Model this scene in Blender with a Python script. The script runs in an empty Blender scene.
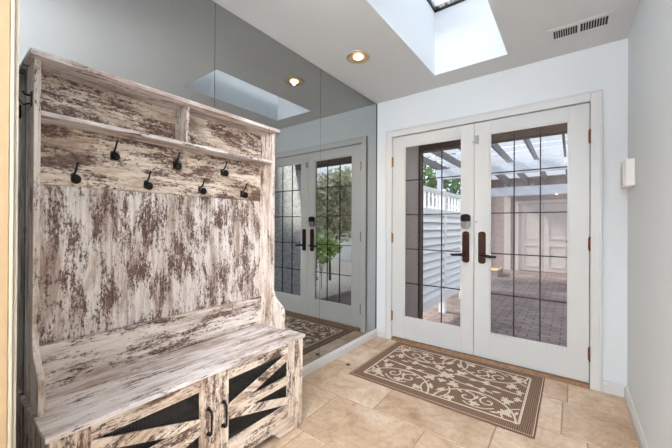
import bpy, bmesh, math, random
from mathutils import Vector, Matrix
from math import sin, cos, pi, radians

sc = bpy.context.scene
# ------------------------------------------------------------------ camera
F_PX, YAW, PITCH, ROLL, CAM_H = 312.14, .6466, .0031, .0049, 1.158
XL, XR, YB, ZC = -1.641, .303, 2.883, 2.44          # mirror wall, right wall, entry wall, ceiling

cam_data = bpy.data.cameras.new('camera')
cam = bpy.data.objects.new('camera', cam_data)
sc.collection.objects.link(cam)
fw = Vector((-sin(YAW)*cos(PITCH), cos(YAW)*cos(PITCH), sin(PITCH)))
rt = Vector((cos(YAW), sin(YAW), 0)); up = rt.cross(fw)
r2 = rt*cos(ROLL)+up*sin(ROLL); u2 = -rt*sin(ROLL)+up*cos(ROLL)
M = Matrix((r2, u2, -fw)).transposed().to_4x4(); M.translation = (0, 0, CAM_H)
cam.matrix_world = M
cam_data.sensor_fit = 'HORIZONTAL'; cam_data.sensor_width = 36
cam_data.lens = F_PX/672*36
cam_data.clip_start = .02
sc.camera = cam

# ------------------------------------------------------------------ world, lights, exposure
w = bpy.data.worlds.new('world'); sc.world = w; w.use_nodes = True
nt = w.node_tree; bg = nt.nodes['Background']
tc = nt.nodes.new('ShaderNodeTexCoord'); nz = nt.nodes.new('ShaderNodeTexNoise')
nz.inputs['Scale'].default_value = 2.2; nz.inputs['Detail'].default_value = 5
rp = nt.nodes.new('ShaderNodeValToRGB')
rp.color_ramp.elements[0].position = .38; rp.color_ramp.elements[0].color = (.56, .70, .94, 1)
rp.color_ramp.elements[1].position = .62; rp.color_ramp.elements[1].color = (.93, .96, 1, 1)
nt.links.new(tc.outputs['Generated'], nz.inputs['Vector']); nt.links.new(nz.outputs['Fac'], rp.inputs['Fac'])
nt.links.new(rp.outputs['Color'], bg.inputs['Color']); bg.inputs['Strength'].default_value = 1.75

def area(name, loc, rot, sx, sy, e, col=(1, 1, 1)):
    l = bpy.data.lights.new(name, 'AREA'); l.shape = 'RECTANGLE'; l.size = sx; l.size_y = sy; l.energy = e; l.color = col
    o = bpy.data.objects.new(name, l); sc.collection.objects.link(o); o.location = loc; o.rotation_euler = rot
    return o
hl = area('hall_fill', (.10, -1.15, 1.85), (0, 0, 0), .34, 1.1, 11, (.92, .95, 1)); hl.data.spread = radians(85); hl.rotation_euler = Vector((-1.3, 1.7, -.7)).to_track_quat('-Z', 'Y').to_euler()  # unseen area lamp added to brighten the hall tree and entry
area('hall_up_fill', (-.65, -1.45, 1.7), (pi, 0, 0), 1.5, 1.4, 215, (.89, .94, 1))  # unseen upward lamp added as fill, bouncing off the ceiling
area('skylight_daylight', (-.66, 2.04, 3.16), (0, 0, 0), .5, 1.05, 4, (.86, .92, 1)).data.spread = radians(78)
sun = bpy.data.lights.new('sun', 'SUN'); sun.energy = 6.5; sun.angle = radians(9); sun.color = (1, .94, .85)
so = bpy.data.objects.new('sun', sun); sc.collection.objects.link(so); so.rotation_euler = Vector((.80, .14, -.58)).to_track_quat('-Z', 'Y').to_euler()

sc.view_settings.view_transform = 'Standard'; sc.view_settings.look = 'None'
sc.view_settings.gamma = 1; sc.view_settings.use_curve_mapping = False
sc.view_settings.exposure = 0.38

# ------------------------------------------------------------------ materials
def new_mat(name):
    m = bpy.data.materials.new(name); m.use_nodes = True
    return m, m.node_tree, m.node_tree.nodes['Principled BSDF']
def N(t, kind, **kw):
    n = t.nodes.new('ShaderNode'+kind)
    for k, v in kw.items():
        if hasattr(n, k) and k not in n.inputs: setattr(n, k, v)
        else: n.inputs[k].default_value = v
    return n
def ramp(t, fac, stops):
    n = t.nodes.new('ShaderNodeValToRGB'); e = n.color_ramp.elements
    while len(e) < len(stops): e.new(.5)
    for el, (p, c) in zip(e, stops): el.position = p; el.color = (*c, 1)
    t.links.new(fac, n.inputs['Fac']); return n
def mapped(t, scale, rot=(0, 0, 0), loc=(0, 0, 0)):
    tc = t.nodes.new('ShaderNodeTexCoord'); mp = t.nodes.new('ShaderNodeMapping')
    mp.inputs['Scale'].default_value = scale; mp.inputs['Rotation'].default_value = rot; mp.inputs['Location'].default_value = loc
    t.links.new(tc.outputs['Object'], mp.inputs['Vector']); return mp.outputs['Vector']
def bump(t, b, h, s, d=.002):
    n = t.nodes.new('ShaderNodeBump'); n.inputs['Strength'].default_value = s; n.inputs['Distance'].default_value = d
    t.links.new(h, n.inputs['Height']); t.links.new(n.outputs['Normal'], b.inputs['Normal'])
def mixc(t, fac, a, b, mode='MIX'):
    n = t.nodes.new('ShaderNodeMix'); n.data_type = 'RGBA'; n.blend_type = mode
    for sock, v in ((n.inputs[0], fac), (n.inputs[6], a), (n.inputs[7], b)):
        if hasattr(v, 'links'): t.links.new(v, sock)
        else: sock.default_value = v if isinstance(v, (int, float)) else (*v, 1)
    return n.outputs[2]
def mathn(t, op, a, b=0.0):
    n = t.nodes.new('ShaderNodeMath'); n.operation = op
    for s, v in ((n.inputs[0], a), (n.inputs[1], b)):
        if hasattr(v, 'links'): t.links.new(v, s)
        else: s.default_value = v
    return n.outputs[0]

def plain(name, col, rough=.5, metal=0, nscale=60, var=.06, bmp=.05, coat=0):
    m, t, b = new_mat(name)
    n = N(t, 'TexNoise', Scale=nscale, Detail=4.0); t.links.new(mapped(t, (1, 1, 1)), n.inputs['Vector'])
    lo = tuple(c*(1-var) for c in col); hi = tuple(min(1, c*(1+var)) for c in col)
    t.links.new(ramp(t, n.outputs['Fac'], [(.3, lo), (.7, hi)]).outputs['Color'], b.inputs['Base Color'])
    b.inputs['Roughness'].default_value = rough; b.inputs['Metallic'].default_value = metal
    if bmp: bump(t, b, n.outputs['Fac'], bmp)
    return m

def distressed(name, axis, off=(0, 0, 0), ang=0, lo=.40, warm=0.0, streaky=0.0, big=1.0):
    """whitewashed boards; axis = grain axis (0,1,2); ang rotates the grain about X for diagonal slats"""
    m, t, b = new_mat(name)
    def sv(a, c): return tuple(a if i == axis else c for i in range(3))
    mpv = mapped(t, (1, 1, 1), (ang, 0, 0), off)
    def ns(along, across, det, rough=.6, dist=0.0):
        mp = t.nodes.new('ShaderNodeMapping'); mp.inputs['Scale'].default_value = sv(along, across)
        t.links.new(mpv, mp.inputs['Vector'])
        n = N(t, 'TexNoise', Scale=1.0, Detail=det, Roughness=rough, Distortion=dist)
        t.links.new(mp.outputs['Vector'], n.inputs['Vector']); return n.outputs['Fac']
    broad = ns(5.5*big, 18*big, 6, .70, .3)
    chips = ns(52, 120, 5, .9, .2)
    streak = ns(4.5, 80, 6, .72, .1)
    dirt = ns(2.6, 13, 6, .72, .3)
    v = mathn(t, 'ADD', mathn(t, 'MULTIPLY', broad, .52-.12*streaky), mathn(t, 'MULTIPLY', chips, .40-.16*streaky))
    v = mathn(t, 'ADD', v, mathn(t, 'MULTIPLY', streak, .14+.26*streaky))
    def wm(c): return (c[0]*(1+.03*warm), c[1]*(1-.06*warm), c[2]*(1-.22*warm))  # warm: tint of the light on each board put into its paint
    paint = ramp(t, dirt, [(.38, wm((.88, .81, .76))), (.50, wm((.77, .69, .63))), (.58, wm((.55, .44, .37))), (.70, wm((.30, .20, .15)))])
    bare = ramp(t, chips, [(.42, (.26, .15, .11)), (.58, (.075, .036, .025))])
    k = ramp(t, v, [(lo+.095, (0, 0, 0)), (lo+.106, (.35, .35, .35)), (lo+.122, (.75, .75, .75)), (lo+.14, (1, 1, 1))])
    col = mixc(t, k.outputs['Color'], paint.outputs['Color'], bare.outputs['Color'])
    grey = ramp(t, streak, [(.42, (1, 1, 1)), (.54, (.88, .86, .85)), (.68, (.62, .58, .56))])
    col = mixc(t, 1.0, col, grey.outputs['Color'], 'MULTIPLY')
    t.links.new(col, b.inputs['Base Color'])
    b.inputs['Roughness'].default_value = .5
    bump(t, b, v, .25)
    return m

LO = .431
wood_h = distressed('whitewashed_boards_level', 1, (0, 0, 0), 0, LO+.01, .2, .3)
wood_h2 = distressed('whitewashed_boards_worn_warm_lit', 1, (3, 1, 2), 0, LO-.004, .7, 0, .8)  # worn boards; warmth of the lamplight put into the colour
wood_v = distressed('whitewashed_boards_upright', 2, (1, 5, 0), 0, LO-.002, 0)
wood_v2 = distressed('whitewashed_post', 2, (7, 5, 1), 0, LO+.03, .3, .3)
wood_c = distressed('whitewashed_cabinet_rail', 1, (5, 3, 1), 0, LO+.01, .7, .3)
wood_cv = distressed('whitewashed_cabinet_stile', 2, (2, 3, 1), 0, LO+.015, .7, .3)
wood_top = distressed('whitewashed_seat', 1, (4, 9, 3), 0, LO+.03, -.3, .8, 1.3)  # cool skylight tint on the seat put into the paint colour
wood_d1 = distressed('whitewashed_slat_rising', 1, (2, 2, 2), radians(-21), LO+.015, .7, .3)
wood_d2 = distressed('whitewashed_slat_falling', 1, (2, 6, 2), radians(21), LO+.015, .7, .3)

wall_m = plain('wall_paint', (.76, .785, .80), .6, nscale=180, var=.012, bmp=.04)
ceil_m = plain('ceiling_paint', (.71, .715, .72), .7, nscale=120, var=.015, bmp=.05)
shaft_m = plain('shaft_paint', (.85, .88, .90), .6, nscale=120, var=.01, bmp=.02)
trim_m = plain('white_trim_paint', (.68, .675, .665), .35, nscale=90, var=.01, bmp=.02)
door_m = plain('door_paint', (.64, .635, .62), .35, nscale=90, var=.012, bmp=.02)
cream_m = plain('cream_casing', (.30, .195, .10), .4, nscale=40, var=.04)
pale_m = plain('pale_casing', (.36, .30, .22), .4, nscale=40, var=.04)
black_m = plain('black_iron', (.012, .011, .011), .38, .6, var=.2)
bronze_m = plain('oil_rubbed_bronze', (.055, .020, .012), .35, .6, nscale=90, var=.35)
dark_bronze_m = plain('dark_lever', (.03, .018, .014), .3, .8, var=.3)
nickel_m = plain('satin_nickel', (.38, .37, .36), .3, .9, var=.1)
brass_m = plain('antique_brass', (.33, .20, .09), .4, .8, var=.3)
copper_m = plain('copper_hinge', (.20, .085, .04), .4, .8, var=.3)
came_m = plain('lead_came', (.03, .022, .02), .5, .4, var=.2)
plastic_m = plain('ivory_plastic', (.80, .77, .74), .4, var=.01, bmp=0)
ventdark_m = plain('duct_shade', (.02, .018, .016), .8, var=.2)  # shade inside the duct put into a flat dark colour
threshold_m = plain('threshold_wood', (.30, .16, .08), .4, nscale=30, var=.3)
grommet_m = plain('floor_stop', (.16, .12, .10), .5, .4, var=.2)
taupe_m = plain('taupe_stucco', (.34, .27, .24), .9, nscale=110, var=.35, bmp=.5)
grey_m = plain('grey_stucco', (.74, .71, .67), .9, nscale=55, var=.5, bmp=.6)
brown_m = plain('brown_fascia', (.085, .050, .032), .7, nscale=20, var=.25)
fence_m = plain('white_fence_paint', (.84, .83, .82), .6, nscale=40, var=.06)
slat_m = plain('pergola_paint', (.58, .60, .66), .6, nscale=30, var=.08)
lattice_m = plain('lattice_slat_paint', (.55, .56, .60), .6, nscale=30, var=.1)
rafter_m = plain('rafter_underside_dark', (.16, .145, .14), .7, nscale=30, var=.2)  # dark of the shaded undersides put into every rafter face
far_m = plain('far_siding', (.38, .31, .295), .8, nscale=12, var=.10)
fardoor_m = plain('far_door_paint', (.56, .49, .46), .6, nscale=12, var=.04)
bark_m = plain('bark', (.09, .06, .045), .9, nscale=30, var=.4, bmp=.6)
mulch_m = plain('mulch', (.17, .12, .09), .95, nscale=25, var=.6, bmp=.8)
straw_m = plain('straw_mulch_sunlit', (.62, .38, .18), .9, nscale=14, var=.5)  # brightness of a sunlit ground patch put into the straw colour
gravel_m = plain('pale_gravel', (.50, .45, .41), .95, nscale=25, var=.35, bmp=.6)
stone_m = plain('garden_stone', (.30, .25, .22), .9, nscale=8, var=.3)

def metal_mirror():
    m = bpy.data.materials.new('smoked_mirror'); m.use_nodes = True; t = m.node_tree; t.nodes.clear()
    o = t.nodes.new('ShaderNodeOutputMaterial'); g = t.nodes.new('ShaderNodeBsdfGlossy')
    g.inputs['Color'].default_value = (.435, .45, .445, 1); g.inputs['Roughness'].default_value = 0
    t.links.new(g.outputs[0], o.inputs[0]); return m
mirror_m = metal_mirror()
def glass():
    m = bpy.data.materials.new('clear_glass'); m.use_nodes = True; t = m.node_tree; t.nodes.clear()
    o = t.nodes.new('ShaderNodeOutputMaterial'); mx = t.nodes.new('ShaderNodeMixShader')
    tr = t.nodes.new('ShaderNodeBsdfTransparent'); tr.inputs[0].default_value = (.93, .94, .94, 1)
    g = t.nodes.new('ShaderNodeBsdfGlossy'); g.inputs['Roughness'].default_value = 0
    fr = t.nodes.new('ShaderNodeFresnel'); fr.inputs[0].default_value = 1.18
    t.links.new(fr.outputs[0], mx.inputs[0]); t.links.new(tr.outputs[0], mx.inputs[1]); t.links.new(g.outputs[0], mx.inputs[2])
    t.links.new(mx.outputs[0], o.inputs[0]); return m
glass_m = glass()
def weathered():
    m = bpy.data.materials.new('weathered_skylight_glass'); m.use_nodes = True; t = m.node_tree; t.nodes.clear()
    o = t.nodes.new('ShaderNodeOutputMaterial'); mx = t.nodes.new('ShaderNodeMixShader')
    tr = t.nodes.new('ShaderNodeBsdfTransparent'); tr.inputs[0].default_value = (.66, .68, .72, 1); d = t.nodes.new('ShaderNodeBsdfTranslucent')
    d.inputs[0].default_value = (.42, .42, .37, 1)
    n = N(t, 'TexNoise', Scale=38.0, Detail=5.0, Roughness=.7); t.links.new(mapped(t, (1, 1, 1)), n.inputs['Vector'])
    t.links.new(ramp(t, n.outputs['Fac'], [(.42, (.05, .05, .05)), (.60, (.5, .5, .5))]).outputs['Color'], mx.inputs[0])
    t.links.new(tr.outputs[0], mx.inputs[1]); t.links.new(d.outputs[0], mx.inputs[2])
    t.links.new(mx.outputs[0], o.inputs[0]); return m
sky_glass_m = weathered()
def screen():
    m = bpy.data.materials.new('black_wire_mesh'); m.use_nodes = True; t = m.node_tree; t.nodes.clear()
    o = t.nodes.new('ShaderNodeOutputMaterial'); mx = t.nodes.new('ShaderNodeMixShader')
    tr = t.nodes.new('ShaderNodeBsdfTransparent'); d = t.nodes.new('ShaderNodeBsdfPrincipled')
    d.inputs['Base Color'].default_value = (.006, .006, .007, 1); d.inputs['Roughness'].default_value = .5
    wv = N(t, 'TexWave', Scale=70.0); t.links.new(mapped(t, (0, 1, 0)), wv.inputs['Vector']); wv.bands_direction = 'Y'
    w2 = N(t, 'TexWave', Scale=70.0); t.links.new(mapped(t, (0, 0, 1)), w2.inputs['Vector']); w2.bands_direction = 'Z'
    v = mathn(t, 'GREATER_THAN', mathn(t, 'MAXIMUM', wv.outputs['Fac'], w2.outputs['Fac']), .45)
    t.links.new(v, mx.inputs[0]); t.links.new(tr.outputs[0], mx.inputs[1]); t.links.new(d.outputs[0], mx.inputs[2])
    t.links.new(mx.outputs[0], o.inputs[0]); return m
screen_m = screen()
def emit(name, col, s):
    m = bpy.data.materials.new(name); m.use_nodes = True; t = m.node_tree; t.nodes.clear()
    o = t.nodes.new('ShaderNodeOutputMaterial'); e = t.nodes.new('ShaderNodeEmission')
    e.inputs[0].default_value = (*col, 1); e.inputs[1].default_value = s; t.links.new(e.outputs[0], o.inputs[0]); return m
bulb_m = emit('warm_bulb', (1, .80, .52), 14)
farbulb_m = emit('porch_bulb', (1, .75, .4), 6)

def leafmat(name, a, b_):
    m, t, b = new_mat(name)
    n = N(t, 'TexNoise', Scale=9.0, Detail=3.0); t.links.new(mapped(t, (1, 1, 1)), n.inputs['Vector'])
    t.links.new(ramp(t, n.outputs['Fac'], [(.3, a), (.7, b_)]).outputs['Color'], b.inputs['Base Color'])
    b.inputs['Roughness'].default_value = .6
    tl = t.nodes.new('ShaderNodeBsdfTranslucent'); mx = t.nodes.new('ShaderNodeMixShader'); mx.inputs[0].default_value = .35
    tl.inputs[0].default_value = (*[min(1, c*1.3) for c in b_], 1)
    t.links.new(b.outputs[0], mx.inputs[1]); t.links.new(tl.outputs[0], mx.inputs[2]); t.links.new(mx.outputs[0], t.nodes['Material Output'].inputs[0]); return m
leaf_dark = leafmat('leaf_dark', (.035, .06, .025), (.17, .25, .10))
leaf_light = leafmat('leaf_light', (.07, .15, .03), (.34, .46, .14))
leaf_dry = leafmat('leaf_dry', (.05, .03, .03), (.13, .09, .08))
leaf_red = leafmat('leaf_russet', (.05, .09, .035), (.60, .56, .42))

def travertine():
    m, t, b = new_mat('travertine')
    v = mapped(t, (1, 1, 1))
    at = t.nodes.new('ShaderNodeAttribute'); at.attribute_name = 'tile'
    n1 = N(t, 'TexNoise', Scale=3.4, Detail=8.0, Roughness=.68, Distortion=.8)
    n2 = N(t, 'TexNoise', Scale=28.0, Detail=5.0, Roughness=.6)
    off = t.nodes.new('ShaderNodeVectorMath'); off.operation = 'ADD'
    sc_ = t.nodes.new('ShaderNodeVectorMath'); sc_.operation = 'SCALE'; sc_.inputs['Scale'].default_value = 9
    t.links.new(at.outputs['Vector'], sc_.inputs[0]); t.links.new(v, off.inputs[0]); t.links.new(sc_.outputs[0], off.inputs[1])
    t.links.new(off.outputs[0], n1.inputs['Vector']); t.links.new(v, n2.inputs['Vector'])
    c1 = ramp(t, n1.outputs['Fac'], [(.30, (.42, .26, .155)), (.43, (.60, .43, .29)), (.54, (.70, .535, .385)), (.68, (.82, .71, .58))])
    c2 = ramp(t, n2.outputs['Fac'], [(.30, (.80, .76, .72)), (.55, (1, 1, 1))])
    col = mixc(t, .75, c1.outputs['Color'], c2.outputs['Color'], 'MULTIPLY')
    vo = N(t, 'TexVoronoi', Scale=55.0); t.links.new(v, vo.inputs['Vector'])
    pm = N(t, 'TexNoise', Scale=5.0, Detail=2.0); t.links.new(v, pm.inputs['Vector'])
    pit = mathn(t, 'MULTIPLY', mathn(t, 'LESS_THAN', vo.outputs['Distance'], .17), mathn(t, 'GREATER_THAN', pm.outputs['Fac'], .52))
    col = mixc(t, mathn(t, 'MULTIPLY', pit, .75), col, (.30, .20, .13))
    tint = ramp(t, at.outputs['Fac'], [(0, (.84, .80, .76)), (1, (1.0, 1.0, 1.0))])
    col = mixc(t, 1.0, col, tint.outputs['Color'], 'MULTIPLY')
    t.links.new(col, b.inputs['Base Color'])
    t.links.new(ramp(t, n2.outputs['Fac'], [(.3, (.5, .5, .5)), (.7, (.34, .34, .34))]).outputs['Color'], b.inputs['Roughness'])
    bump(t, b, n1.outputs['Fac'], .15); return m
trav_m = travertine()
grout_m = plain('grout', (.40, .29, .20), .9, nscale=120, var=.25)

def pavers():
    m, t, b = new_mat('brick_pavers')
    v = mapped(t, (1, 1, 1))
    br = N(t, 'TexBrick', Scale=1.0); t.links.new(v, br.inputs['Vector'])
    br.inputs['Brick Width'].default_value = .21; br.inputs['Row Height'].default_value = .105; br.inputs['Mortar Size'].default_value = .008
    br.inputs['Color1'].default_value = (.30, .225, .205, 1); br.inputs['Color2'].default_value = (.22, .165, .155, 1); br.inputs['Mortar'].default_value = (.10, .08, .075, 1)
    n = N(t, 'TexNoise', Scale=3.0, Detail=8.0, Roughness=.7); t.links.new(v, n.inputs['Vector'])
    s = ramp(t, n.outputs['Fac'], [(.32, (.55, .53, .52)), (.6, (1, 1, 1))])
    t.links.new(mixc(t, 1.0, br.outputs['Color'], s.outputs['Color'], 'MULTIPLY'), b.inputs['Base Color'])
    b.inputs['Roughness'].default_value = .85; bump(t, b, br.outputs['Fac'], -.4, .004); return m
paver_m = pavers()
def rug_base(name, a, b_, stripes=True):
    m, t, b = new_mat(name)
    v = mapped(t, (1, 1, 1))
    wv = N(t, 'TexWave', Scale=30.0, Distortion=4.0, Detail=2.0); wv.bands_direction = 'X'; t.links.new(v, wv.inputs['Vector'])
    n = N(t, 'TexNoise', Scale=260.0, Detail=3.0); t.links.new(v, n.inputs['Vector'])
    f = mathn(t, 'ADD', mathn(t, 'MULTIPLY', wv.outputs['Fac'], .66), mathn(t, 'MULTIPLY', n.outputs['Fac'], .34))
    t.links.new(ramp(t, f, [(.2, a), (.7, b_)]).outputs['Color'], b.inputs['Base Color'])
    b.inputs['Roughness'].default_value = .95; bump(t, b, f, .5, .003); return m
rug_m = rug_base('mat_brown_weave', (.105, .056, .034), (.30, .18, .115))
rugp_m = rug_base('mat_cream_weave', (.58, .48, .38), (.76, .66, .55))

# ------------------------------------------------------------------ mesh helpers
def box(bm, x0, x1, y0, y1, z0, z1, mi=0):
    vs = [bm.verts.new((x, y, z)) for z in (z0, z1) for y in (y0, y1) for x in (x0, x1)]
    for f in ((0, 2, 3, 1), (4, 5, 7, 6), (0, 1, 5, 4), (2, 6, 7, 3), (0, 4, 6, 2), (1, 3, 7, 5)):
        bm.faces.new([vs[i] for i in f]).material_index = mi
def prism(bm, pts, axis, a, b, mi=0):
    def P(p, h):
        if axis == 0: return (h, p[0], p[1])
        if axis == 1: return (p[0], h, p[1])
        return (p[0], p[1], h)
    A = [bm.verts.new(P(p, a)) for p in pts]; B = [bm.verts.new(P(p, b)) for p in pts]
    n = len(pts); fs = [bm.faces.new(A), bm.faces.new(B[::-1])]
    for i in range(n): fs.append(bm.faces.new((A[i], B[i], B[(i+1) % n], A[(i+1) % n])))
    for f in fs: f.material_index = mi
def tube(bm, pts, rad, seg=10, mi=0, caps=True):
    pts = [Vector(p) for p in pts]; n = len(pts)
    if not hasattr(rad, '__len__'): rad = [rad]*n
    rings = []; prev = None
    for i, p in enumerate(pts):
        d = (pts[min(i+1, n-1)]-pts[max(i-1, 0)]).normalized()
        if prev is None: a = d.orthogonal().normalized()
        else: a = (prev-d*prev.dot(d)).normalized()
        prev = a; b = d.cross(a)
        rings.append([bm.verts.new(p+(a*cos(2*pi*k/seg)+b*sin(2*pi*k/seg))*rad[i]) for k in range(seg)])
    for i in range(n-1):
        for k in range(seg):
            f = bm.faces.new((rings[i][k], rings[i][(k+1) % seg], rings[i+1][(k+1) % seg], rings[i+1][k])); f.smooth = True; f.material_index = mi
    if caps:
        for r in (rings[0][::-1], rings[-1]): bm.faces.new(r).material_index = mi
def sphere(bm, c, r, sc3=(1, 1, 1), mi=0, seg=14):
    g = bmesh.ops.create_uvsphere(bm, u_segments=seg, v_segments=8, radius=r, matrix=Matrix.Translation(c) @ Matrix.Diagonal((*sc3, 1)))
    for v in g['verts']:
        for f in v.link_faces: f.smooth = True; f.material_index = mi
def slab_hole(bm, axis, a, b, outer, inner, mi=0):
    """ring of four boxes; axis = thickness axis, outer/inner = (u0,u1,v0,v1)"""
    u0, u1, v0, v1 = outer; p0, p1, q0, q1 = inner
    for (s0, s1, t0, t1) in ((u0, p0, v0, v1), (p1, u1, v0, v1), (p0, p1, v0, q0), (p0, p1, q1, v1)):
        if s1-s0 < 1e-5 or t1-t0 < 1e-5: continue
        if axis == 1: box(bm, s0, s1, a, b, t0, t1, mi)
        elif axis == 0: box(bm, a, b, s0, s1, t0, t1, mi)
        else: box(bm, s0, s1, t0, t1, a, b, mi)
def BM(): return bmesh.new()
def obj(name, bm, mats, parent=None, origin=None, bevel=0, seg=2):
    """link bm (in world coordinates) as one mesh object; origin = where its own zero lies"""
    o0 = Vector(parent['_o']) if parent is not None else Vector(origin or (0, 0, 0))
    bmesh.ops.translate(bm, verts=bm.verts, vec=-o0)
    bmesh.ops.recalc_face_normals(bm, faces=bm.faces)
    me = bpy.data.meshes.new(name); bm.to_mesh(me); bm.free()
    for m in (mats if isinstance(mats, (list, tuple)) else [mats]): me.materials.append(m)
    o = bpy.data.objects.new(name, me); sc.collection.objects.link(o)
    if parent is not None: o.parent = parent
    else: o.location = o0
    o['_o'] = tuple(o0)
    if bevel:
        b = o.modifiers.new('bevel', 'BEVEL'); b.width = bevel; b.segments = seg; b.limit_method = 'ANGLE'; b.angle_limit = radians(40)
    return o
def thing(name, loc, label, cat, group=None):
    o = bpy.data.objects.new(name, None); o.empty_display_size = .1; sc.collection.objects.link(o)
    o.location = loc; o['_o'] = tuple(loc); tag(o, label, cat, group); return o
def tag(o, label, cat, group=None):
    o['label'] = label; o['category'] = cat
    if group: o['group'] = group
    return o
def struct(o): o['kind'] = 'structure'; return o

# ------------------------------------------------------------------ floor
random.seed(5)
bm = BM(); X0, X1, Y0, Y1 = -1.66, .42, -3.1, 2.90
box(bm, X0, X1, Y0, Y1, -.08, -.003, 1)
lay = bm.faces.layers.float.new('tile')
tiles = []
rows = [(-3.1, -2.5), (-2.5, -2.09), (-2.09, -1.48), (-1.48, -1.07), (-1.07, -.46), (-.46, -.05), (-.05, .56), (.56, .97), (.97, 1.30), (1.30, 1.715), (1.715, 2.15), (2.15, 2.56), (2.56, 2.90)]
joints = {9: [-1.27, -.66, -.05], 10: [-1.0, -.345, .07], 11: [-1.25, -.64, -.045], 12: [-1.48, -1.04, -.43, -.02], 8: [-1.2, -.72, -.1], 7: [-1.0, -.39, .02]}
for i, (a, b) in enumerate(rows):
    js = joints.get(i)
    if js is None:
        js = []; x = X0+random.uniform(.2, .5)
        while x < X1-.15: js.append(x); x += random.choice((.41, .61))
    xs = [X0]+js+[X1]
    for c, d in zip(xs, xs[1:]): tiles.append((c, d, a, b))
g = .0035
for (c, d, a, b) in tiles:
    n0 = len(bm.faces)
    v0 = random.random()
    P = [(c+g, a+g), (d-g, a+g), (d-g, b-g), (c+g, b-g)]
    lo_ = [bm.verts.new((x, y, -.003)) for x, y in P]
    top = [bm.verts.new((x+(.002 if x < (c+d)/2 else -.002), y+(.002 if y < (a+b)/2 else -.002), 0)) for x, y in P]
    fs = [bm.faces.new(top)]+[bm.faces.new((lo_[k], lo_[(k+1) % 4], top[(k+1) % 4], top[k])) for k in range(4)]
    for f in fs: f[lay] = v0; f.material_index = 0
struct(obj('floor', bm, [trav_m, grout_m]))

# ------------------------------------------------------------------ ceiling with skylight shaft
SX0, SX1, SY0, SY1, SZ = -.937, -.383, 1.46, 2.63, 2.975
bm = BM(); slab_hole(bm, 2, ZC, ZC+.08, (-1.76, .42, -3.2, 3.0), (SX0, SX1, SY0, SY1))
struct(obj('ceiling', bm, ceil_m))
bm = BM(); slab_hole(bm, 2, ZC+.0801, SZ, (SX0-.06, SX1+.06, SY0-.06, SY1+.06), (SX0, SX1, SY0, SY1))
slab_hole(bm, 2, ZC+.001, ZC+.0801, (SX0, SX1, SY0, SY1), (SX0+.0015, SX1-.0015, SY0+.0015, SY1-.0015))
struct(obj('trim_1', bm, shaft_m))
bm = BM(); box(bm, -1.9, SX0-.07, -3.3, 3.10, ZC+.3, ZC+.4); box(bm, SX1+.07, .6, -3.3, 3.10, ZC+.3, ZC+.4)
box(bm, SX0-.07, SX1+.07, -3.3, SY0-.07, ZC+.3, ZC+.4); box(bm, SX0-.07, SX1+.07, SY1+.07, 3.10, ZC+.3, ZC+.4)
o = struct(obj('trim_2', bm, brown_m))
sk = thing('skylight', ((SX0+SX1)/2, (SY0+SY1)/2, SZ), 'rectangular skylight with a dark frame at the top of the white ceiling shaft', 'skylight')
bm = BM(); slab_hole(bm, 2, SZ+.001, SZ+.05, (SX0-.05, SX1+.05, SY0-.05, SY1+.05), (SX0+.006, SX1-.006, SY0+.006, SY1-.006))
obj('frame', bm, came_m, sk)
bm = BM(); box(bm, SX0+.006, SX1-.006, SY0+.006, SY1-.006, SZ+.02, SZ+.028); obj('glass_pane', bm, sky_glass_m, sk)

# ------------------------------------------------------------------ walls
DX0, DX1, DZ = -1.4575, .1065, 2.052
bm = BM(); slab_hole(bm, 1, YB, YB+.13, (-1.76, .42, -.08, ZC-.001), (DX0, DX1, -.08, DZ)); struct(obj('wall_back', bm, wall_m))
bm = BM(); box(bm, XR, XR+.12, -3.1, YB-.0005, 0.001, ZC-.001); struct(obj('wall_right', bm, wall_m))
bm = BM(); box(bm, XL-.12, XL-.006, -3.1, YB-.0005, 0.001, ZC-.001); struct(obj('wall_left', bm, wall_m))
bm = BM(); box(bm, XL-.12, XR+.12, -3.2, -3.101, 0, ZC-.001); struct(obj('wall_far_hall', bm, wall_m))
# opening the camera stands in: short wall with its jamb and casing on the left
bm = BM(); box(bm, XL-.0055, -.93, -.03, .095, 0.001, ZC-.001); struct(obj('wall_front', bm, wall_m))
bm = BM(); box(bm, -.929, -.905, -.03, .1055, .001, 2.2); struct(obj('door_frame', bm, cream_m, bevel=.002))
bm = BM(); box(bm, -.975, -.905, .1057, .1115, .001, 2.2); box(bm, -.975, -.909, .1117, .118, .001, 2.2); struct(obj('trim_9', bm, pale_m, bevel=.001))
# baseboards
def base_profile(h, d): return [(0, 0), (d, 0), (d, h*.72), (d*.75, h*.80), (d*.55, h*.93), (d*.2, h), (0, h)]
bm = BM(); prism(bm, [(XL-.005+a*1.0, b) for a, b in base_profile(.069, .024)], 1, .1, YB-.001); struct(obj('baseboard_left', bm, trim_m))
bm = BM(); prism(bm, [(XR-a, b) for a, b in base_profile(.080, .016)], 1, -3.0, YB-.001); struct(obj('baseboard_right', bm, trim_m))
bm = BM(); prism(bm, [(YB-a, b) for a, b in base_profile(.080, .016)], 0, .176, XR-.0165)
prism(bm, [(YB-a, b) for a, b in base_profile(.080, .016)], 0, XL+.02, -1.531); struct(obj('baseboard_back', bm, trim_m))
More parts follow.
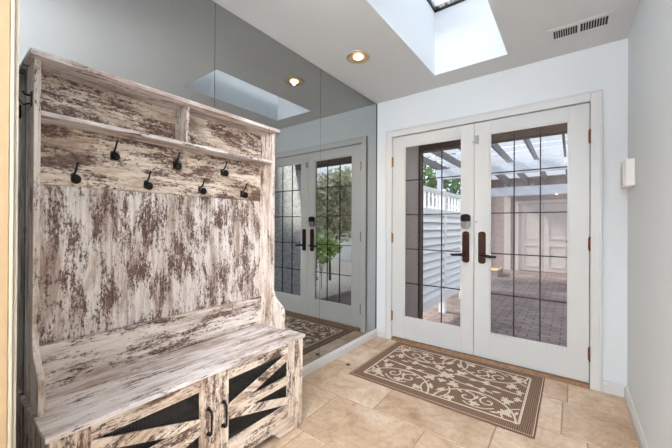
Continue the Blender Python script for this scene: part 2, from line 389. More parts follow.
# mirrors
for (a, b, lab) in ((.12, 1.0075, 'tall wall mirror panel behind the hall tree, ending at its upper middle'),
                    (1.0105, 1.9545, 'middle tall wall mirror panel between the two black seams, reflecting the glowing downlight'),
                    (1.9575, YB-.008, 'tall wall mirror panel next to the white corner, reflecting the leafy door glass')):
    bm = BM(); box(bm, XL-.005, XL, a, b, .071, ZC-.003)
    bm.faces.ensure_lookup_table()
    o = obj('mirror_panel', bm, [mirror_m, came_m])
    for f in o.data.polygons: f.material_index = 0 if f.normal.x > .9 else 1
    tag(o, lab, 'mirror', 'mirror panels on the left wall')
bm = BM(); box(bm, XL-.005, XL+.004, YB-.0075, YB-.0005, .07, ZC-.002); struct(obj('trim_3', bm, came_m))

# ------------------------------------------------------------------ entry doors
bm = BM()
cw = .066
def casing(bm, x0, x1, z0, z1): 
    box(bm, x0, x1, YB-.018, YB-.0005, z0, z1)
# casing with stepped profile
casing(bm, DX0-cw, DX0, .001, DZ+cw); casing(bm, DX1, DX1+cw, .001, DZ+cw); casing(bm, DX0, DX1, DZ, DZ+cw)
box(bm, DX0-cw, DX0-cw+.014, YB-.026, YB-.018, .001, DZ+cw); box(bm, DX1+cw-.014, DX1+cw, YB-.026, YB-.018, .001, DZ+cw)
box(bm, DX0-cw, DX1+cw, YB-.026, YB-.018, DZ+cw-.014, DZ+cw)
struct(obj('trim_4', bm, trim_m, bevel=.003))
bm = BM(); box(bm, DX0, DX0+.0, 0, 0, 0, 0); bm.free()
bm = BM()
box(bm, DX0-.03, DX0+.012, YB+.046, YB+.128, 0, DZ); box(bm, DX1-.012, DX1+.03, YB+.046, YB+.128, 0, DZ); box(bm, DX0, DX1, YB+.046, YB+.128, DZ-.012, DZ+.03)
struct(obj('trim_5', bm, came_m))
bm = BM(); prism(bm, [(YB-.022, .0005), (YB-.022, .008), (YB-.004, .024), (YB+.13, .026), (YB+.13, .0005)], 0, DX0+.001, DX1-.001)
struct(obj('trim_6', bm, threshold_m))

def came(bm, x0, x1, z0, z1, y):
    r = .0042
    for k in range(1, 3):
        x = x0+(x1-x0)*k/3; box(bm, x-r, x+r, y-.005, y+.005, z0, z1)
    for k in range(1, 5):
        z = z0+(z1-z0)*k/5; box(bm, x0, x1, y-.006, y+.006, z-r, z+r)
    slab_hole(bm, 1, y-.006, y+.006, (x0, x1, z0, z1), (x0+.005, x1-.005, z0+.005, z1-.005))

def entry_door(name, x0, x1, gx0, gx1, side, hinge_m):
    z0, z1, gz0, gz1 = .036, 2.046, .245, 1.943
    y0, y1 = YB-.002, YB+.042
    root = bpy.data.objects.new(name, None); sc.collection.objects.link(root); root.location = ((x0+x1)/2, y0, z0); root['_o'] = tuple(root.location); struct(root)
    bm = BM(); slab_hole(bm, 1, y0, y1, (x0, x1, z0, z1), (gx0, gx1, gz0, gz1))
    obj('door_frame', bm, door_m, root, bevel=.0015)
    bm = BM()   # glazing bead, sloped
    for s in (0, 1):
        pass
    b = .011
    for (a0, a1) in ((gx0, gx0+b), (gx1-b, gx1)): box(bm, a0, a1, y0+.006, y0+.018, gz0, gz1)
    for (a0, a1) in ((gz0, gz0+b), (gz1-b, gz1)): box(bm, gx0+b, gx1-b, y0+.006, y0+.018, a0, a1)
    obj('glazing_bead', bm, door_m, root)
    bm = BM(); box(bm, gx0, gx1, y0+.021, y0+.025, gz0, gz1); gp = obj('glass_pane', bm, glass_m, root)
    bm = BM(); came(bm, gx0+.001, gx1-.001, gz0+.001, gz1-.001, y0+.023); obj('glazing_grid', bm, came_m, gp)
    hx = x0-.002 if side < 0 else x1+.002
    for z in (1.80, 1.032, .245):
        bm = BM(); tube(bm, [(hx, y0-.012, z-.045), (hx, y0-.012, z+.045)], .0062, 10)
        sphere(bm, (hx, y0-.012, z+.048), .0065); sphere(bm, (hx, y0-.012, z-.048), .0065)
        box(bm, hx-.010, hx+.010, y0-.010, y0-.001, z-.043, z+.043)
        obj('hinge', bm, hinge_m, root)
    # handle set
    hc = -.742 if side < 0 else -.611
    bm = BM(); pts = []
    wz, zt, zb = .030, 1.108, .832
    for k in range(9):
        a = pi*k/8; pts.append((hc+wz*cos(a), zt-.020+.020*sin(a)))
    for k in range(9):
        a = pi+pi*k/8; pts.append((hc+wz*cos(a), zb+.020+.020*sin(a)))
    prism(bm, pts, 1, y0-.008, y0-.0002); hp = obj('handle_plate', bm, bronze_m, root, bevel=.003)
    bm = BM(); zl = .903
    tube(bm, [(hc, y0-.008, zl), (hc, y0-.013, zl)], .019, 16)
    tube(bm, [(hc, y0-.012, zl), (hc, y0-.045, zl)], .0085, 12)
    s = side
    tube(bm, [(hc-s*.010, y0-.046, zl+.002), (hc+s*.02, y0-.050, zl+.003), (hc+s*.06, y0-.050, zl), (hc+s*.10, y0-.047, zl-.004), (hc+s*.118, y0-.044, zl-.001)], [.011, .0125, .0115, .0105, .008], 12)
    obj('lever', bm, dark_bronze_m, hp)
    if side < 0:
        root_k = root
        bm = BM(); pts = []
        for k in range(7): a = pi*k/6; pts.append((hc+.040*cos(a), 1.238+.022*sin(a)))
        pts += [(hc-.040, 1.196), (hc+.040, 1.196)]
        prism(bm, pts, 1, y0-.030, y0-.0002); kp = obj('deadbolt_cover', bm, black_m, root, bevel=.004)
        kp['label'] = 'black upper half of the keypad deadbolt'
        bm = BM(); pts = [(hc+.040, 1.1955), (hc-.040, 1.1955)]
        for k in range(9): a = pi+pi*k/8; pts.append((hc+.040*cos(a), 1.155+.026*sin(a)))
        prism(bm, pts, 1, y0-.024, y0-.0002); ks = obj('deadbolt_plate', bm, nickel_m, root, bevel=.004)
        bm = BM(); box(bm, hc-.004, hc+.004, y0-.042, y0-.0241, 1.148, 1.182); obj('thumb_turn', bm, nickel_m, ks, bevel=.002)
    else:
        bm = BM(); box(bm, x0+.006, x0+.034, y0-.016, y0-.0002, 1.866, 1.934); box(bm, x0-.018, x0+.006, y0-.009, y0-.002, 1.876, 1.888)
        obj('slide_bolt', bm, nickel_m, root, bevel=.002)
        bm = BM(); sphere(bm, (x0+.018, y0-.004, 1.192), .007); obj('screw_cap', bm, nickel_m, root)
    return root
entry_door('door_1', -1.4530, -.6775, -1.331, -.778, -1, brass_m)
entry_door('door_2', -.6735, .1025, -.555, -.015, 1, copper_m)

# ------------------------------------------------------------------ ceiling fixtures
dl = thing('recessed_downlight', (-1.300, 1.995, ZC), 'round recessed ceiling downlight glowing warm near the mirror wall', 'ceiling light')
def ring_profile(bm, c, prof, seg=40, mi=0):
    rings = [[bm.verts.new((c[0]+r*cos(2*pi*k/seg), c[1]+r*sin(2*pi*k/seg), c[2]+z)) for k in range(seg)] for r, z in prof]
    for a, b in zip(rings, rings[1:]):
        for k in range(seg):
            f = bm.faces.new((a[k], a[(k+1) % seg], b[(k+1) % seg], b[k])); f.smooth = True; f.material_index = mi
bm = BM(); ring_profile(bm, (-1.300, 1.995, ZC), [(.092, -.0005), (.091, -.005), (.080, -.007), (.070, -.004), (.065, -.0006)])
obj('trim_ring', bm, plain('downlight_trim', (.62, .52, .42), .3, .6), dl)
bm = BM(); ring_profile(bm, (-1.300, 1.995, ZC), [(.0648, -.0034), (.052, -.0018), (.036, -.0010)])
obj('reflector', bm, plain('gold_reflector', (.80, .50, .22), .45, .4), dl)
bm = BM(); sphere(bm, (-1.300, 1.995, ZC-.001), .036, (1, 1, .30), seg=24); obj('bulb', bm, bulb_m, dl)
l = bpy.data.lights.new('downlight_beam', 'SPOT'); l.energy = 16; l.color = (1, .72, .42); l.spot_size = radians(150); l.spot_blend = .8; l.shadow_soft_size = .008
lo2 = bpy.data.objects.new('downlight_beam', l); sc.collection.objects.link(lo2); lo2.location = (-1.300, 1.995, ZC-.022); lo2.rotation_euler = (0, 0, 0)

VX0, VX1, VY0, VY1 = -.127, .205, 2.462, 2.640
vt = thing('air_vent', ((VX0+VX1)/2, (VY0+VY1)/2, ZC), 'white rectangular ceiling register with two banks of dark slots above the doors', 'vent')
bm = BM(); sx0, sx1, sy0, sy1 = VX0+.028, VX1-.028, VY0+.036, VY1-.036
slab_hole(bm, 2, ZC-.006, ZC-.0005, (VX0, VX1, VY0, VY1), (sx0, sx1, sy0, sy1))
xm = (sx0+sx1)/2-.004; box(bm, xm-.008, xm+.008, sy0, sy1, ZC-.006, ZC-.001)
obj('frame', bm, trim_m, vt, bevel=.002)
bm = BM(); box(bm, sx0, sx1, sy0, sy1, ZC-.0012, ZC-.0002); obj('duct_shade_sheet', bm, ventdark_m, vt)  # flat dark sheet in place of the shaded duct opening
for bank, (a, b) in enumerate(((sx0, xm-.008), (xm+.008, sx1))):
    for k in range(1, 10):
        x = a+(b-a)*k/10
        bm = BM(); box(bm, x-.0017, x+.0017, sy0, sy1, ZC-.0055, ZC-.0013); obj('louver', bm, trim_m, vt)

ch = thing('door_chime', (XR, 2.65, 1.48), 'ivory plastic box with side grille mounted on the right wall near the corner', 'door chime')
bm = BM(); box(bm, .256, XR-.0005, 2.545, 2.755, 1.400, 1.566); obj('case', bm, plastic_m, ch, bevel=.006)
bm = BM()
for k in range(9): box(bm, .2545, .2559, 2.70, 2.744, 1.424+k*.014, 1.429+k*.014)
obj('grille', bm, grommet_m, ch)
bm = BM(); box(bm, .250, .2558, 2.565, 2.655, 1.405, 1.561); obj('front_cover', bm, plastic_m, ch, bevel=.002)

# ------------------------------------------------------------------ hall tree
TY0, TY1 = .232, 1.340       # ends
TF = -1.497                  # front of uprights
TB = -1.632                  # back
BF = -1.250                  # bench front
BZ = .520                    # bench top
ht = thing('hall_tree', (-1.44, (TY0+TY1)/2, 0), 'tall whitewashed distressed wood hall tree with storage bench and black coat hooks', 'hall tree')
th = .018
def arc(c, r, a0, a1, n=8): return [(c[0]+r*cos(a0+(a1-a0)*k/n), c[1]+r*sin(a0+(a1-a0)*k/n)) for k in range(n+1)]
def side_profile():
    p = [(TB, BZ), (-1.397, BZ), (-1.397, .605)]
    def bz(a, b, c, d, n=8): return [((1-t)**3*a[0]+3*(1-t)**2*t*b[0]+3*(1-t)*t*t*c[0]+t**3*d[0], (1-t)**3*a[1]+3*(1-t)**2*t*b[1]+3*(1-t)*t*t*c[1]+t**3*d[1]) for t in [k/n for k in range(1, n+1)]]
    p += bz((-1.397, .605), (-1.397, .645), (-1.420, .660), (-1.448, .678))
    p += bz((-1.448, .678), (-1.480, .698), (TF, .720), (TF, .765))
    p += [(TF, 1.735), (TB, 1.735)]
    return p
for y0, y1 in ((TY0, TY0+th), (TY1-th, TY1)):
    bm = BM(); prism(bm, side_profile(), 1, y0, y1); obj('side_panel', bm, wood_v2, ht, bevel=.001, seg=1)
bm = BM(); box(bm, TB, -1.464, TY0-.015, TY1+.014, 1.7355, 1.7545); obj('top_board', bm, wood_top, ht, bevel=.001, seg=1)
iy0, iy1 = TY0+th+.0002, TY1-th-.0002
bm = BM(); box(bm, TB+.006, -1.612, iy0, iy1, 1.3095, 1.735); obj('hook_board', bm, wood_h2, ht, bevel=.0015, seg=1)
bm = BM(); box(bm, TB+.006, -1.614, iy0, iy1, .695, 1.308); obj('back_panel', bm, wood_v, ht)
bm = BM(); box(bm, TB+.006, -1.596, iy0, iy1, BZ+.0005, .694); obj('lower_board', bm, wood_h, ht, bevel=.002, seg=1)
bm = BM(); box(bm, -1.6118, TF-.002, iy0, iy1, 1.543, 1.559); obj('shelf', bm, wood_top, ht, bevel=.001, seg=1)
bm = BM(); box(bm, -1.6118, TF-.003, .772, .789, 1.5592, 1.7348); obj('divider', bm, wood_v2, ht, bevel=.001, seg=1)
# bench
bm = BM(); box(bm, TB, BF+.008, TY0-.010, TY1+.014, BZ-.018, BZ-.0003); obj('seat', bm, wood_top, ht, bevel=.0015, seg=1)
def foot_side(bm, y0, y1):
    prism(bm, [(TB+.002, 0), (TB+.06, 0), (TB+.085, .03), (BF-.105, .03), (BF-.08, 0), (BF-.0185, 0), (BF-.0185, BZ-.0183), (TB+.002, BZ-.0183)], 1, y0, y1)
for y0, y1 in ((TY0, TY0+.016), (TY1-.016, TY1)):
    bm = BM(); foot_side(bm, y0, y1); obj('end_panel', bm, wood_cv, ht)
# front posts + face frame
for a, b in ((TY0, .2685), (1.2705, TY1)):
    bm = BM(); box(bm, BF-.018, BF, a, b, .0, BZ-.0185); obj('front_post', bm, wood_cv, ht, bevel=.001, seg=1)
bm = BM(); prism(bm, [(.2690, .0785), (.2690, .040), (.385, .040), (.41, .048), (.425, .058), (1.10, .058), (1.125, .048), (1.15, .022), (1.17, .004), (1.2700, .004), (1.2700, .0785)], 0, BF-.017, BF-.0005)
obj('bottom_rail', bm, wood_c, ht, bevel=.001, seg=1)
bm = BM(); box(bm, TB+.008, BF-.03, TY0+.0165, TY1-.0165, .085, .100); box(bm, TB+.004, TB+.0078, TY0+.0165, TY1-.0165, .05, BZ-.02)
box(bm, TB+.008, BF-.03, .762, .778, .1003, BZ-.019)
obj('cabinet_body', bm, wood_h2, ht)
for a, b in ((TY0+.0168, .7617), (.7783, TY1-.0168)):
    bm = BM(); box(bm, TB+.010, -1.33, a, b, .300, .314); obj('inner_shelf', bm, wood_top, ht)
def cab_door(y0, y1, g0, g1, hub, far):
    """hub: glass edge at which slats meet; far: the other one"""
    z0, z1, q0, q1 = .082, .4985, .163, .449
    bm = BM()
    for a, b in ((y0, g0), (g1, y1)): box(bm, BF-.018, BF, a, b, z0, z1)
    for a, b in ((z0, q0), (q1, z1)): box(bm, BF-.018, BF-.0004, g0, g1, a, b, 1)
    d = obj('cabinet_door', bm, [wood_cv, wood_c], ht, bevel=.0008, seg=1)
    zm = .298; s = 1 if far > hub else -1
    def slat(za, zb, wd, mat, x1):
        # board from (hub, za) to (far, zb), ends vertical against the stiles
        L = math.hypot(far-hub, zb-za); h = wd/2*L/abs(far-hub)
        pts = [(hub+s*.0003, za-h), (far-s*.0003, zb-h), (far-s*.0003, zb+h), (hub+s*.0003, za+h)]
        pts = [(a, min(max(b, q0+.0003), q1-.0003)) for a, b in pts]
        bm = BM(); prism(bm, pts, 0, x1-.010, x1); obj('slat', bm, mat, d, bevel=.001, seg=1)
    up, dn = (wood_d2, wood_d1) if s > 0 else (wood_d1, wood_d2)
    slat(zm+.008, q1-.016, .046, up, BF-.0012)
    slat(zm-.008, q0+.016, .046, dn, BF-.0012)
    slat(zm, zm, .046, wood_c, BF-.0006)
    bm = BM(); box(bm, BF-.0165, BF-.0150, g0-.004, g1+.004, q0-.004, q1+.004); obj('wire_mesh', bm, screen_m, d)
    # pull
    hy = (hub-.029) if s > 0 else (hub+.033)
    bm = BM(); zt, zb = .360, .254
    tube(bm, [(BF+.0005, hy, zt), (BF+.018, hy, zt), (BF+.027, hy, zt-.010), (BF+.029, hy, (zt+zb)/2), (BF+.027, hy, zb+.010), (BF+.018, hy, zb), (BF+.0005, hy, zb)], [.0075, .005, .005, .0045, .005, .005, .0075], 10)
    for z in (zt, zb): tube(bm, [(BF+.0002, hy, z), (BF+.003, hy, z)], .0095, 12)
    obj('handle', bm, black_m, d)
cab_door(.2695, .7765, .335, .714, .714, .335)
cab_door(.7785, 1.2695, .848, 1.224, .848, 1.224)
# coat hooks
def coat_hook(y, zball):
    bm = BM(); b = -1.612
    prism(bm, [(y-.006, zball-.008), (y+.006, zball-.008), (y+.007, zball+.022), (y+.004, zball+.030), (y-.004, zball+.030), (y-.007, zball+.022)], 0, b+.0002, b+.004)
    tube(bm, [(b+.003, y, zball+.004), (b+.018, y, zball-.008), (b+.034, y, zball-.006), (b+.041, y, zball)], [.005, .005, .005, .005], 8)
    sphere(bm, (b+.043, y, zball+.001), .0175, (.8, 1, 1.08))
    tube(bm, [(b+.003, y, zball+.018), (b+.022, y+.001, zball+.026), (b+.036, y+.002, zball+.040), (b+.042, y+.003, zball+.055), (b+.050, y+.004, zball+.068)], [.0045, .0042, .004, .0036, .0045], 8)
    obj('coat_hook', bm, black_m, ht)
for i in range(7): coat_hook(.366+i*.1343, 1.334 if i % 2 == 0 else 1.448)
bm = BM()   # double hook on the left end
box(bm, -1.548, -1.520, TY0-.004, TY0-.0002, 1.575, 1.625)
tube(bm, [(-1.534, TY0-.003, 1.585), (-1.534, TY0-.022, 1.575), (-1.534, TY0-.034, 1.590), (-1.534, TY0-.042, 1.625)], .0038, 8)
tube(bm, [(-1.534, TY0-.003, 1.612), (-1.534, TY0-.018, 1.612), (-1.534, TY0-.024, 1.622)], .0038, 8)
obj('coat_hook', bm, black_m, ht)

# ------------------------------------------------------------------ doormat
RX0, RX1, RY0, RY1 = -1.378, -.158, 2.004, 2.852
def ribbon(bm, pts, wd, z, mi=1):
    n = len(pts); L = []
    if not hasattr(wd, '__len__'): wd = [wd]*n
    for i in range(n):
        a = Vector(pts[max(i-1, 0)]); b = Vector(pts[min(i+1, n-1)]); d = (b-a).normalized(); q = Vector((-d.y, d.x))*wd[i]/2
        p = Vector(pts[i]); L.append((bm.verts.new((p.x+q.x, p.y+q.y, z)), bm.verts.new((p.x-q.x, p.y-q.y, z))))
    for a, b in zip(L, L[1:]): bm.faces.new((a[0], b[0], b[1], a[1])).material_index = mi
bm = BM(); box(bm, RX0, RX1, RY0, RY1, .0005, .0085, 0)
zl = .0093
b1 = .085
for (p, q) in (((RX0+b1, RY0+b1), (RX1-b1, RY0+b1)), ((RX1-b1, RY0+b1), (RX1-b1, RY1-b1)), ((RX1-b1, RY1-b1), (RX0+b1, RY1-b1)), ((RX0+b1, RY1-b1), (RX0+b1, RY0+b1))):
    ribbon(bm, [p, q], .013, zl)
for e in (.010,):
    for (p, q) in (((RX0+e, RY0+e), (RX1-e, RY0+e)), ((RX1-e, RY0+e), (RX1-e, RY1-e)), ((RX1-e, RY1-e), (RX0+e, RY1-e)), ((RX0+e, RY1-e), (RX0+e, RY0+e))):
        ribbon(bm, [p, q], .004, zl)
cx, cy = (RX0+RX1)/2, (RY0+RY1)/2
HW, HH = (RX1-RX0)/2-b1, (RY1-RY0)/2-b1
level = [zl+.0001]
def place(pts, sx, sy): return [(cx+sx*x, cy+sy*y) for x, y in pts]
def curve_pts(c, r0, r1, a0, a1, n=28):
    return [(c[0]+(r0+(r1-r0)*k/n)*cos(a0+(a1-a0)*k/n), c[1]+(r0+(r1-r0)*k/n)*sin(a0+(a1-a0)*k/n)) for k in range(n+1)]
def bez(p0, p1, p2, p3, n=20):
    out = []
    for k in range(n+1):
        t = k/n; u = 1-t
        out.append((u**3*p0[0]+3*u*u*t*p1[0]+3*u*t*t*p2[0]+t**3*p3[0], u**3*p0[1]+3*u*u*t*p1[1]+3*u*t*t*p2[1]+t**3*p3[1]))
    return out
LEAF = [(0, -.5), (.12, -.42), (.14, -.2), (.42, -.36), (.62, -.18), (.46, -.04), (.66, .16), (.36, .14), (.20, .26), (.16, .44), (0, .66), (-.16, .44), (-.20, .26), (-.36, .14), (-.66, .16), (-.46, -.04), (-.62, -.18), (-.42, -.36), (-.14, -.2), (-.12, -.42)]
def leaf(c, s, ang, sx, sy):
    P = [(c[0]+s*(x*cos(ang)-y*sin(ang)), c[1]+s*(x*sin(ang)+y*cos(ang))) for x, y in LEAF]
    P = place(P, sx, sy); level[0] += .00001
    bm.faces.new([bm.verts.new((x, y, level[0])) for x, y in P]).material_index = 1
def teardrop(c, s, ang, sx, sy):
    P = [(0, -.5), (.16, -.2), (.2, .1), (.1, .35), (0, .55), (-.1, .3), (-.16, .05), (-.12, -.2)]
    P = [(c[0]+s*(x*cos(ang)-y*sin(ang)), c[1]+s*(x*sin(ang)+y*cos(ang))) for x, y in P]
    P = place(P, sx, sy); level[0] += .00001
    bm.faces.new([bm.verts.new((x, y, level[0])) for x, y in P]).material_index = 1
def rib(pts, wd, sx, sy):
    level[0] += .00001; ribbon(bm, place(pts, sx, sy), wd, level[0])
for (sx, sy) in ((1, 1), (-1, -1)):
    # two big round arcs per half, touching the long edges
    rib(curve_pts((.265, HH+.02), .245, .245, pi+.03, 2*pi-.03, 40), .013, sx, sy)
    rib(curve_pts((.265, -HH-.02), .245, .245, .03, pi-.03, 40), .013, sx, sy)
    rib(bez((.0, .02), (.10, .12), (.30, .02), (.50, .02)), .013, sx, sy)
    rib(bez((.0, .02), (.10, -.10), (.24, -.03), (.34, -.07)), .012, sx, sy)
for (sx, sy) in ((1, 1), (-1, 1), (1, -1), (-1, -1)):
    rib(curve_pts((.205, .215), .066, .010, -1.9, 2.1*pi-1.9), .012, sx, sy)
    rib(curve_pts((.335, .205), .056, .010, 4.4, 4.4-2.1*pi), .012, sx, sy)
    rib(bez((.18, .15), (.23, .10), (.28, .13), (.317, .152)), .012, sx, sy)
    rib(bez((.20, .28), (.24, .325), (.33, .32), (.38, .26)), .011, sx, sy)
    rib(bez((.06, .33), (.10, .28), (.11, .22), (.07, .16)), .011, sx, sy)
    rib(bez((.44, .33), (.40, .26), (.47, .20), (.515, .17)), .011, sx, sy)
    leaf((.445, .265), .080, -.9, sx, sy)
    leaf((.430, .115), .075, -1.9, sx, sy)
    leaf((.265, .275), .060, .3, sx, sy)
    leaf((.085, .105), .080, .9, sx, sy)
    leaf((.270, .060), .060, 1.6, sx, sy)
    leaf((.115, .300), .060, -.5, sx, sy)
    leaf((.485, .055), .050, -1.4, sx, sy)
    teardrop((.035, .225), .085, .5, sx, sy)
    teardrop((.145, .165), .060, -.9, sx, sy)
    teardrop((.265, .185), .055, 0, sx, sy)
    teardrop((.390, .300), .055, 1.3, sx, sy)
    teardrop((.185, .045), .070, -1.3, sx, sy)
    teardrop((.355, .035), .065, 1.4, sx, sy)
    teardrop((.500, .235), .055, .2, sx, sy)
leaf((0, 0), .10, .6, 1, 1); leaf((.0, .10), .055, 0, 1, 1); leaf((0, -.10), .055, pi, 1, 1)
mat = obj('doormat', bm, [rug_m, rugp_m], origin=(cx, cy, 0))
tag(mat, 'brown rectangular doormat with cream scroll and leaf pattern before the double doors', 'doormat')

bm = BM(); c = (-1.475, 2.13)
ring_profile(bm, (c[0], c[1], 0), [(.001, .010), (.012, .010), (.017, .006), (.019, .0003)], 20)
tag(obj('floor_stop', bm, grommet_m), 'small dark round stop on the stone floor between mirror and doormat', 'door stop')

# ================================================================== outside
GZ = -.15
bm = BM(); box(bm, -9, 9, 3.0135, 13, GZ-.1, GZ); struct(obj('ground', bm, paver_m))
bm = BM(); box(bm, -1.9, .50, 3.0135, 3.30, GZ, .005); struct(obj('ground_step', bm, paver_m))
# porch walls either side of the doors
bm = BM(); box(bm, -1.75, -1.475, 3.0135, 3.66, GZ, 2.43); struct(obj('wall_porch_left', bm, taupe_m))
bm = BM(); box(bm, .30, .55, 3.0135, 3.78, GZ, 2.43); struct(obj('wall_porch_right', bm, grey_m))
bm = BM(); box(bm, -1.474, .299, 3.64, 3.76, 2.055, 2.43); struct(obj('trim_7', bm, brown_m))
bm = BM(); box(bm, -1.4745, -1.452, 3.02, 3.45, GZ+.16, 1.90); box(bm, -1.4745, -1.462, 3.4505, 3.468, GZ+.16, 1.90, 1); struct(obj('door_3', bm, [taupe_m, brown_m]))
bm = BM(); box(bm, -1.4745, -1.455, 3.60, 3.665, GZ, 2.43); struct(obj('trim_8', bm, brown_m))

# louvred fence running away from the porch
FX = -1.555
fn = thing('louvered_fence', (FX, 5.2, GZ), 'white louvered fence with a balustrade top beside the brick courtyard', 'fence')
posts = [3.74, 4.74, 5.80, 6.86]
for y in posts:
    bm = BM(); box(bm, FX-.045, FX+.045, y-.04, y+.04, GZ, 1.70); obj('post', bm, fence_m, fn)
for a, b in zip(posts, posts[1:]):
    a += .0405; b -= .0405
    for (p, q, e) in ((1.62, 1.67, .005), (1.30, 1.39, 0), (.04, .16, 0)):
        bm = BM(); box(bm, FX-.03-e, FX+.04+e, a, b, p, q); obj('rail', bm, fence_m, fn)
    bm = BM()
    for k in range(11):
        z = .165+k*.104
        prism(bm, [(FX+.040, z-.006), (FX+.046, z), (FX-.012, z+.100), (FX-.022, z+.096)], 1, a, b)
    box(bm, FX-.034, FX-.026, a, b, .161, 1.299)
    obj('louver_panel', bm, fence_m, fn)
    n = 6
    for k in range(n):
        y = a+(b-a)*(k+.5)/n
        bm = BM(); box(bm, FX-.012, FX+.018, y-.017, y+.017, 1.3905, 1.6195); obj('baluster', bm, fence_m, fn)

# pergola
pg = thing('pergola', (-1.1, 6.6, GZ), 'white painted pergola with slats and dark rafters over the courtyard', 'pergola')
for (y, z0, z1) in ((6.60, 2.13, 2.33), (9.75, 1.98, 2.22)):
    bm = BM(); box(bm, -2.3, .12, y-.05, y+.05, z0, z1); obj('beam', bm, slat_m, pg)
xs = [-.95+.43*k for k in range(-3, 3)]
for x in xs:
    bm = BM(); prism(bm, [(4.3, 2.40), (4.3, 2.46), (9.9, 2.46), (9.9, 2.23), (6.7, 2.335), (4.42, 2.335)], 0, x-.014, x+.014); obj('rafter', bm, rafter_m, pg)
for k in range(13):
    y = 4.45+k*.44
    bm = BM(); box(bm, -2.3, .12, y-.010, y+.010, 2.461, 2.54); obj('slat', bm, lattice_m, pg)
for x in (-2.22, .055):
    bm = BM(); box(bm, x-.045, x+.045, 6.54, 6.66, GZ, 2.129); obj('post', bm, slat_m, pg)
for x in (-2.08, .08):
    bm = BM(); box(bm, x-.04, x+.04, 9.70, 9.80, GZ, 1.979); obj('post', bm, slat_m, pg)

# house across the courtyard
hs = thing('house_front', (0, 10.6, GZ), 'pinkish beige house front across the brick courtyard seen through the right glass', 'house')
bm = BM(); box(bm, -2.25, 7, 10.6, 10.8, GZ, 2.9); obj('wall', bm, far_m, hs)
bm = BM(); box(bm, -2.3, 7, 9.86, 10.599, 2.56, 2.9); obj('eave', bm, far_m, hs)
for a, b in ((-2.24, -2.10), (-1.62, -1.45)):
    bm = BM(); box(bm, a, b, 10.56, 10.599, GZ, 2.5); obj('pilaster', bm, fardoor_m, hs)
fx0, fx1, fz = -1.24, -.04, 1.80
bm = BM(); slab_hole(bm, 1, 10.55, 10.599, (fx0-.09, fx1+.09, GZ, fz+.09), (fx0, fx1, GZ, fz)); obj('door_casing', bm, fardoor_m, hs)
for a, b in ((fx0+.005, (fx0+fx1)/2-.005), ((fx0+fx1)/2+.005, fx1-.005)):
    bm = BM(); box(bm, a, b, 10.575, 10.598, GZ+.02, fz-.005)
    for (p, q) in ((GZ+.14, .62), (.78, fz-.16)): slab_hole(bm, 1, 10.562, 10.5745, (a+.09, b-.09, p, q), (a+.13, b-.13, p+.04, q-.04))
    d = obj('house_door', bm, fardoor_m, hs)
    if a > -.7:
        bm = BM(); sphere(bm, (b-.05, 10.555, .74), .025); obj('door_knob', bm, dark_bronze_m, d)
pl = thing('porch_light', (-.33, 10.4, 2.06), 'small glowing porch bulb above the far double door', 'porch light')
bm = BM(); tube(bm, [(-.33, 10.5985, 2.12), (-.33, 10.40, 2.12), (-.33, 10.40, 2.10)], .012, 8); obj('bracket', bm, dark_bronze_m, pl)
bm = BM(); sphere(bm, (-.33, 10.40, 2.06), .045); obj('bulb', bm, farbulb_m, pl)
pb = thing('planter_sunlit_patch', (-1.86, 9.2, GZ), 'low pale planter of straw coloured mulch standing in for a sunlit ground patch by the far white post', 'planter')
bm = BM(); slab_hole(bm, 2, GZ, GZ+.16, (-2.2, -1.50, 8.85, 9.6), (-2.14, -1.56, 8.91, 9.54)); obj('rim', bm, stone_m, pb)
bm = BM(); box(bm, -2.14, -1.56, 8.91, 9.54, GZ, GZ+.13); obj('mulch', bm, straw_m, pb)  # bright fill added where the ground shows a sunlit patch

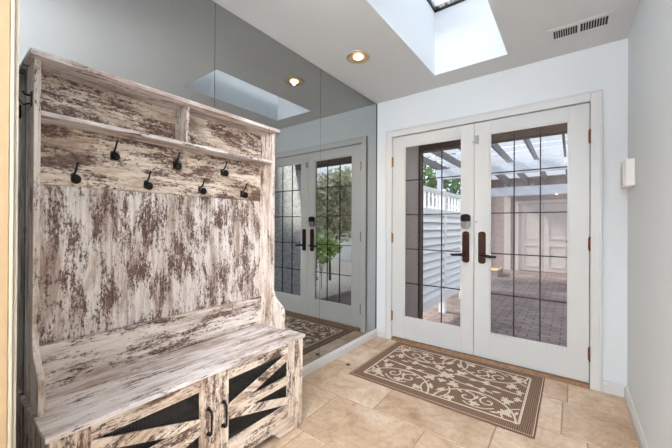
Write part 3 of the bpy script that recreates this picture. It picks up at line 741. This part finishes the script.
# planting
def foliage(bm, c, rad, n, size, rng):
    for _ in range(n):
        while True:
            v = Vector((rng.uniform(-1, 1), rng.uniform(-1, 1), rng.uniform(-1, 1)))
            if .12 < v.length < 1: break
        p = Vector((c[0]+v.x*rad[0], c[1]+v.y*rad[1], c[2]+v.z*rad[2]))
        d = Vector((rng.uniform(-1, 1), rng.uniform(-1, 1), rng.uniform(-.7, .7))).normalized(); e = d.orthogonal().normalized(); s = size*rng.uniform(.6, 1.3)
        e = Matrix.Rotation(rng.uniform(0, 6.28), 3, d) @ e
        P = [p-d*s, p+e*s*.42, p+d*s, p-e*s*.42]
        bm.faces.new([bm.verts.new(q) for q in P])
def plant(name, loc, h, rad, n, size, mat, label, cat, group, seed, trunk_r=.05, crown_z=None, branches=5):
    rng = random.Random(seed); t = thing(name, loc, label, cat, group)
    cz = crown_z if crown_z is not None else loc[2]+h-rad[2]
    bm = BM(); top = (loc[0]+rng.uniform(-.1, .1), loc[1], cz)
    tube(bm, [loc, ((loc[0]+top[0])/2+.03, loc[1], (loc[2]+cz)/2), top], [trunk_r, trunk_r*.75, trunk_r*.5], 8)
    for k in range(branches):
        a = 6.28*k/branches+rng.uniform(-.3, .3)
        tube(bm, [(loc[0], loc[1], loc[2]+(cz-loc[2])*rng.uniform(.25, .7)), (loc[0]+cos(a)*rad[0]*.4, loc[1]+sin(a)*rad[1]*.4, cz-rad[2]*.2), (loc[0]+cos(a)*rad[0]*.7, loc[1]+sin(a)*rad[1]*.7, cz+rad[2]*.4)], [trunk_r*.4, trunk_r*.3, trunk_r*.12], 6)
    obj('trunk', bm, bark_m, t)
    bm = BM()
    blobs = [(0, 0, 0, 1.0)]+[(rng.uniform(-.6, .6), rng.uniform(-.6, .6), rng.uniform(-.5, .5), rng.uniform(.4, .6)) for _ in range(5)]
    tot = sum(b[3]**2 for b in blobs)
    for bx, by, bz, s in blobs:
        foliage(bm, (loc[0]+bx*rad[0], loc[1]+by*rad[1], cz+bz*rad[2]), tuple(r*s*.8 for r in rad), int(n*s*s/tot), size, rng)
    obj('foliage', bm, mat, t)
    return t
# behind the louvred fence (seen through the left glass)
plant('garden_tree', (-4.3, 7.4, GZ), 4.6, (1.6, 1.5, 1.5), 2600, .09, leaf_dark, 'leafy green tree above the louvered fence in the left door glass', 'tree', 'trees beyond the fence', 3, .10)
plant('garden_tree', (-3.35, 5.6, GZ), 3.1, (.8, .9, .9), 1500, .07, leaf_light, 'lighter green small tree just behind the louvered fence', 'tree', 'trees beyond the fence', 4, .06)
plant('garden_tree', (-4.6, 11.5, GZ), 4.8, (2.0, 1.4, 1.7), 2000, .12, leaf_dark, 'distant dark tree under the pergola slats beyond the fence', 'tree', 'trees beyond the fence', 5, .10)
# garden on the right, seen in the mirror's reflection of the doors
bm = BM(); box(bm, .15, 6.5, 3.80, 8.9, GZ+.001, GZ+.04); struct(obj('ground_bed', bm, gravel_m))
plant('garden_shrub', (1.15, 5.65, GZ+.04), 2.75, (.84, .7, 1.0), 2700, .075, leaf_red, 'tall russet and green shrub reflected in the mirrored door glass', 'shrub', 'shrubs beside the courtyard', 7, .03)
plant('garden_shrub', (.66, 4.75, GZ+.04), 1.22, (.42, .28, .40), 1300, .045, leaf_light, 'low bright green shrub reflected at handle height in the mirror', 'shrub', 'shrubs beside the courtyard', 8, .008, branches=9)
plant('garden_shrub', (.66, 4.08, GZ+.04), .46, (.42, .16, .20), 900, .035, leaf_dry, 'dark twiggy ground cover reflected low in the mirrored door glass', 'shrub', 'shrubs beside the courtyard', 12, .012, branches=14)
plant('garden_shrub', (2.75, 7.0, GZ+.04), 2.6, (.9, .8, .9), 2000, .07, leaf_dark, 'dark green shrub deepest in the garden reflected in the mirror', 'shrub', 'shrubs beside the courtyard', 9, .05)
bm = BM(); box(bm, 2.6, 9, 9.0, 9.2, GZ, 1.15); struct(obj('wall_garden', bm, grey_m))
for o in sc.objects:
    if '_o' in o: del o['_o']
